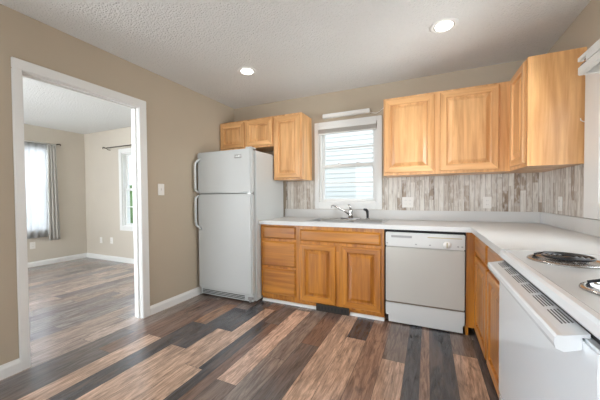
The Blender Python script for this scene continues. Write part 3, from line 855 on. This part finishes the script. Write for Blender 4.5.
# ------------------------------------------------------------------ stove
c = thing('kitchen_stove', (.64, 1.245, 0), 'white electric coil stove at the right edge with vented door handle', 'stove')
sy0, sy1 = .755, 1.628
box1('body', 'range_white', c, .345, .945, sy0 + .004, sy1 - .004, .03, .868, bev=.004)
mb = MB()
prof = [(.317, .884), (.319, .905), (.326, .913), (.338, .9165), (.343, .914), (.95, .914), (.95, .878), (.32, .878)]
mb.prism(prof, sy0, sy1, 'Y'); mb.build('cooktop', 'range_white', c)
box1('front_gap', 'gap_black', c, .334, .35, sy0 + .006, sy1 - .006, .855, .8775)
dr = MB(); dr.box(.317, .3445, sy0 + .005, sy1 - .004, .225, .853, bev=.006); d_ = dr.build('oven_door', 'range_white', c)
mb = MB()
# vented ledge: sloping top plate with an outward handle lip
prof = [(.3165, .868), (.3165, .835), (.300, .826), (.268, .812), (.256, .818), (.252, .842), (.258, .850), (.272, .852), (.333, .866), (.333, .87)]
prof = [(.3165, .826), (.285, .814), (.270, .820), (.267, .832), (.268, .846), (.273, .851), (.284, .852), (.330, .864), (.330, .854), (.3165, .8535)]
mb.prism(prof, sy0 + .07, sy1 - .018, 'Y'); h_ = mb.build('door_handle', 'range_white', d_)
mb = MB()
for g in range(6):
    yc = 1.525 - g * .118
    for s_ in range(4):
        x = .303 + s_ * .0068; z = .852 + (x - .284) * .26
        y0 = yc - .046; y1 = yc + .046
        mb.box(x - .0014, x + .0014, y0 - s_ * .0, y1, z - .003, z + .0012)
mb.build('vent_slots', 'slot_grey', h_)
box1('storage_drawer', 'range_white', c, .320, .3445, sy0 + .005, sy1 - .004, .045, .215, bev=.006)
box1('kick_strip', 'gap_black', c, .36, .40, sy0 + .02, sy1 - .02, .001, .045)
# backguard with knobs
mb = MB(); mb.prism([(.885, .9145), (.95, .9145), (.95, 1.09), (.915, 1.09)], sy0, sy1, 'Y'); bk = mb.build('backguard', 'range_white', c)
for yy in (.96, 1.06, 1.43, 1.53):
    mb = MB(); mb.lathe((.902, yy, 1.0), [(.024, 0.004), (.022, -.022), (.004, -.024)], 24, 'X'); mb.build('knob', 'black_plastic', c)


def burner(x, y, r, turns):
    b0 = thing('burner', (x, y, .914)); b0.parent = c; b0.location = Vector((x, y, .914)) - WL[c.name]
    # pan and trim ring
    mb = MB(); mb.lathe((x, y, .9145), [(r + .022, 0), (r + .020, .004), (r + .012, .006), (r + .006, .004), (r + .0, .0015), (r * .5, .001), (.01, .001)], 56); mb.build('drip_pan', 'chrome', b0)
    mb = MB(); pts = []; n_ = turns * 40
    for i in range(n_ + 1):
        a = 2 * PI * i / 40; rr = .020 + (r - .034) * i / n_; pts.append((x + rr * math.cos(a + 2.2), y + rr * math.sin(a + 2.2), .932))
    mb.tube(pts, .0044, 8)
    mb.tube([(x + rr * math.cos(a + 2.2), y + rr * math.sin(a + 2.2), .932), (x + (r + .01) * math.cos(2.4), y + (r + .01) * math.sin(2.4), .922)], .0046, 8)
    mb.build('coil', 'coil_black', b0)
    mb = MB()
    for k in range(3):
        a = 2 * PI * k / 3 + .5
        mb.tube([(x, y, .925), (x + (r - .008) * math.cos(a), y + (r - .008) * math.sin(a), .925)], .0028, 6)
    mb.build('coil_support', 'chrome', b0)


burner(.497, 1.428, .100, 4)
burner(.485, 1.02, .075, 3)
burner(.765, 1.435, .078, 3)
burner(.745, 1.055, .103, 4)

# ------------------------------------------------------------------ range hood
c = thing('range_hood', (.78, 1.25, 1.695), 'white range hood over the stove at the right edge', 'range hood')
hx = .596
mb = MB()
mb.box(hx, hx + .02, .868, 1.628, 1.694, 1.730, bev=.003)                      # lower lip
mb.box(hx + .0205, XR - .002, 1.608, 1.628, 1.694, 1.730); mb.box(hx + .0205, XR - .002, .868, .888, 1.694, 1.730)
mb.build('lower_lip', 'hood_cream', c)
mb = MB(); mb.box(hx + .0, XR - .002, .87, 1.56, 1.731, 1.7525); mb.build('vent_band', 'hood_cream', c)
mb = MB(); mb.prism([(hx, 1.753), (XR - .002, 1.753), (XR - .002, 1.93), (XR - .12, 1.93), (hx, 1.770)], .868, 1.56, 'Y'); mb.box(hx, hx + .018, 1.5605, 1.628, 1.754, 1.770); mb.build('canopy', 'hood_cream', c)
mb = MB(); mb.box(hx + .0205, XR - .003, .889, 1.607, 1.7295, 1.7305); mb.build('filter_panel', 'steel_brushed', c)
mb = MB(); mb.tube([(hx + .01, 1.565, 1.735), (hx + .01, 1.567, 1.752), (hx + .01, 1.59, 1.7475)], .0035, 8); mb.box(hx + .004, hx + .016, 1.575, 1.615, 1.7305, 1.7365, bev=.001); mb.build('latch', 'chrome', c)

# small hook by the cabinet end
hk = MB(); hk.tube([(XR - .0005, 2.498, 1.66), (XR - .02, 2.498, 1.665), (XR - .035, 2.492, 1.672), (XR - .04, 2.485, 1.685)], .003, 8)
tag(hk.build('wall_hook', 'plastic_white'), 'tiny white wall hook between the corner cabinet and the side window', 'hook')


# ------------------------------------------------------------------ outlets, switch, floor vent, shoe moulding
def outlet(axis, cc, d, a, z, wd, h, label, kind='outlet', gangs=1, group=None):
    """cc wall face; plate stands out by d"""
    loc = (a, cc, z) if axis == 'Y' else (cc, a, z)
    rt = thing('light_switch' if kind == 'switch' else 'wall_outlet', loc, label, 'light switch' if kind == 'switch' else 'outlet', group)
    def bx(mb, p, q, r_, s_, e0, e1, bev=.001):
        if axis == 'Y': mb.box(p, q, cc + d * e0, cc + d * e1, r_, s_, bev=bev)
        else: mb.box(cc + d * e0, cc + d * e1, p, q, r_, s_, bev=bev)
    mb = MB(); bx(mb, a - wd / 2, a + wd / 2, z - h / 2, z + h / 2, .0004, .006, .002); mb.build('plate', 'plastic_white', rt)
    for g in range(gangs):
        aa = a + (g - (gangs - 1) / 2) * .046
        if kind == 'switch':
            mb = MB(); bx(mb, aa - .005, aa + .005, z - .012, z + .012, .006, .014); mb.build('toggle', 'plastic_white', rt)
        else:
            for zz in (z - .02, z + .02):
                mb = MB(); bx(mb, aa - .016, aa + .016, zz - .014, zz + .014, .006, .0085); f_ = mb.build('socket', 'plastic_white', rt)
                mb = MB(); bx(mb, aa - .007, aa - .005, zz - .005, zz + .006, .0085, .009, 0); bx(mb, aa + .005, aa + .007, zz - .005, zz + .006, .0085, .009, 0); mb.build('slots', 'plastic_grey', f_)


outlet('Y', YB - .008, -1, -.197, 1.107, .116, .114, 'wide white double outlet on the grey boards beside the sink window', gangs=2)
outlet('Y', YB - .008, -1, .535, 1.105, .07, .114, 'single white outlet on the grey boards near the right corner')
outlet('X', XR - .008, -1, 2.87, 1.105, .07, .114, 'white outlet on the right-hand board backsplash under the corner cabinet')
outlet('X', XL, 1, 2.045, 1.262, .075, .118, 'white toggle light switch on the tan wall beside the doorway', kind='switch')
outlet('X', XW, 1, 2.44, .37, .075, .118, 'white outlet low on the far room wall below the curtained window')
outlet('Y', YN, -1, -5.40, .38, .075, .118, 'white outlet low on the far room wall near the uncurtained window')
outlet('Y', YN, -1, -5.72, .37, .07, .114, 'white outlet plate nearest the far room corner')

c = thing('toe_kick_vent', (-.87, YF - .012, 0), 'dark slotted heating vent in the toe board below the sink cabinet', 'vent')
box1('vent_frame', 'vent_brown', c, -1.045, -.70, YF - .012, YF - .0006, .002, .074, bev=.002)
mb = MB()
for i in range(9): mb.box(-1.02 + i * .0345, -1.0 + i * .0345, YF - .0145, YF - .0115, .022, .056)
mb.build('vent_louvres', 'gap_black', c)
for i, (a, b_) in enumerate(((-1.705, -1.05), (-.695, -.368))):
    mb = MB(); mb.prism([(YF + .0295, .0012), (YF + .008, .0012), (YF + .010, .014), (YF + .018, .024), (YF + .0295, .028)], a, b_, 'X')
    tag(mb.build('trim_%d' % (i + 1), 'trim_white'), kind='structure')

# ------------------------------------------------------------------ living room curtains
def rod(axis, pts_a, cc, z, label, pm='bronze_rod'):
    c = thing('curtain_rod', ((pts_a[0] + pts_a[1]) / 2, cc, z) if axis == 'Y' else (cc, (pts_a[0] + pts_a[1]) / 2, z), label, 'curtain rod')
    P_ = (lambda a, off, zz: (a, cc - off, zz)) if axis == 'Y' else (lambda a, off, zz: (cc + off, a, zz))
    mb = MB(); mb.tube([P_(pts_a[0], .07, z), P_(pts_a[1], .07, z)], .008, 10); mb.build('pole', pm, c)
    for a, sg in ((pts_a[0], -1), (pts_a[1], 1)):
        mb = MB()
        pts = [P_(a, .07, z), P_(a + sg * .03, .07, z + .012), P_(a + sg * .055, .07, z + .02), P_(a + sg * .075, .07, z + .008), P_(a + sg * .065, .07, z - .008)]
        mb.tube(pts, [.009, .010, .010, .009, .006], 10); mb.build('finial', 'bronze_rod', c)
        mb = MB(); mb.tube([P_(a - sg * .04, .003, z - .03), P_(a - sg * .04, .045, z - .03), P_(a - sg * .04, .07, z - .012)], .006, 8); mb.build('bracket', 'bronze_rod', c)


rod('X', (1.50, 2.78), XW, 2.15, 'white curtain rod with dark curled finials above the draped far room window', 'trim_white')
rod('Y', (-5.42, -4.2), YN, 2.10, 'dark curtain rod above the bare window in the far room')


def drape(name, mat, cc, y0, y1, z0, z1, amp, folds, label, cat, off=.07, lean=0):
    mb = MB(); nx, nz = folds * 10, 14; g = []
    for j in range(nz + 1):
        t_ = j / nz; z = z0 + (z1 - z0) * t_; row = []
        for i in range(nx + 1):
            s_ = i / nx; fl_ = amp * (1.15 - .6 * t_)
            y = y0 + (y1 - y0) * s_ + lean * (1 - t_) * (s_ - .3)
            row.append(mb.bm.verts.new((cc + off + fl_ * math.sin(s_ * folds * 2 * PI + .4 * t_), y, z + .004 * math.sin(s_ * 21) * (1 - t_))))
        g.append(row)
    for j in range(nz):
        for i in range(nx):
            mb.bm.faces.new((g[j][i], g[j][i + 1], g[j + 1][i + 1], g[j + 1][i])).smooth = True
    o = mb.build(name, mat); tag(o, label, cat)
    md = o.modifiers.new('thickness', 'SOLIDIFY'); md.thickness = .0015
    return o


drape('sheer_curtain', 'sheer_fabric', XW, 1.52, 2.645, .50, 2.14, .012, 12, 'white sheer curtain over the window in the far room', 'curtain', off=.048)
drape('grey_drape', 'drape_grey', XW, 2.655, 2.775, .43, 2.137, .016, 3, 'narrow grey drape gathered right of the sheer curtain', 'curtain', off=.075, lean=.05)

# ------------------------------------------------------------------ outdoors
tag(box1('ground', 'lawn', None, -30, 20, YB + .2, 30, -.5, -.3), kind='structure')
c = thing('neighbour_house', (-1, 10.5, -.3), 'white sided neighbouring house seen bright through the sink window', 'house')
mb = MB(); mb.box(-6, 5, 9, 14, -.3, 5.3)
for i in range(37): mb.prism([(9.0, -.3 + i * .15), (8.975, -.3 + i * .15), (8.995, -.16 + i * .15), (9.0, -.16 + i * .15)], -6, 5, 'X')
mb.build('siding_wall', 'siding_white', c)
mb = MB(); mb.prism([(8.6, 5.3), (14.4, 5.3), (11.5, 6.9)], -6.3, 5.3, 'X'); mb.build('roof', 'roof_grey', c)
hg = MB(); rr = random.Random(3); nx, ny = 60, 14
for face_y, sgn in ((6.0, -1), (7.2, 1)):
    g = [[hg.bm.verts.new((-16 + 10 * i / nx, face_y + sgn * rr.uniform(0, .18), -.3 + 1.9 * j / ny + rr.uniform(-.04, .04))) for i in range(nx + 1)] for j in range(ny + 1)]
    for j in range(ny):
        for i in range(nx): hg.bm.faces.new((g[j][i], g[j][i + 1], g[j + 1][i + 1], g[j + 1][i]))
    if sgn < 0: f0 = g
for i in range(nx): hg.bm.faces.new((f0[ny][i], f0[ny][i + 1], g[ny][i + 1], g[ny][i]))
for q in (0, nx):
    for j in range(ny): hg.bm.faces.new((f0[j][q], f0[j + 1][q], g[j + 1][q], g[j][q]))
tag(hg.build('hedge', 'hedge_green'), 'green hedge glimpsed through the bare window of the far room', 'hedge')
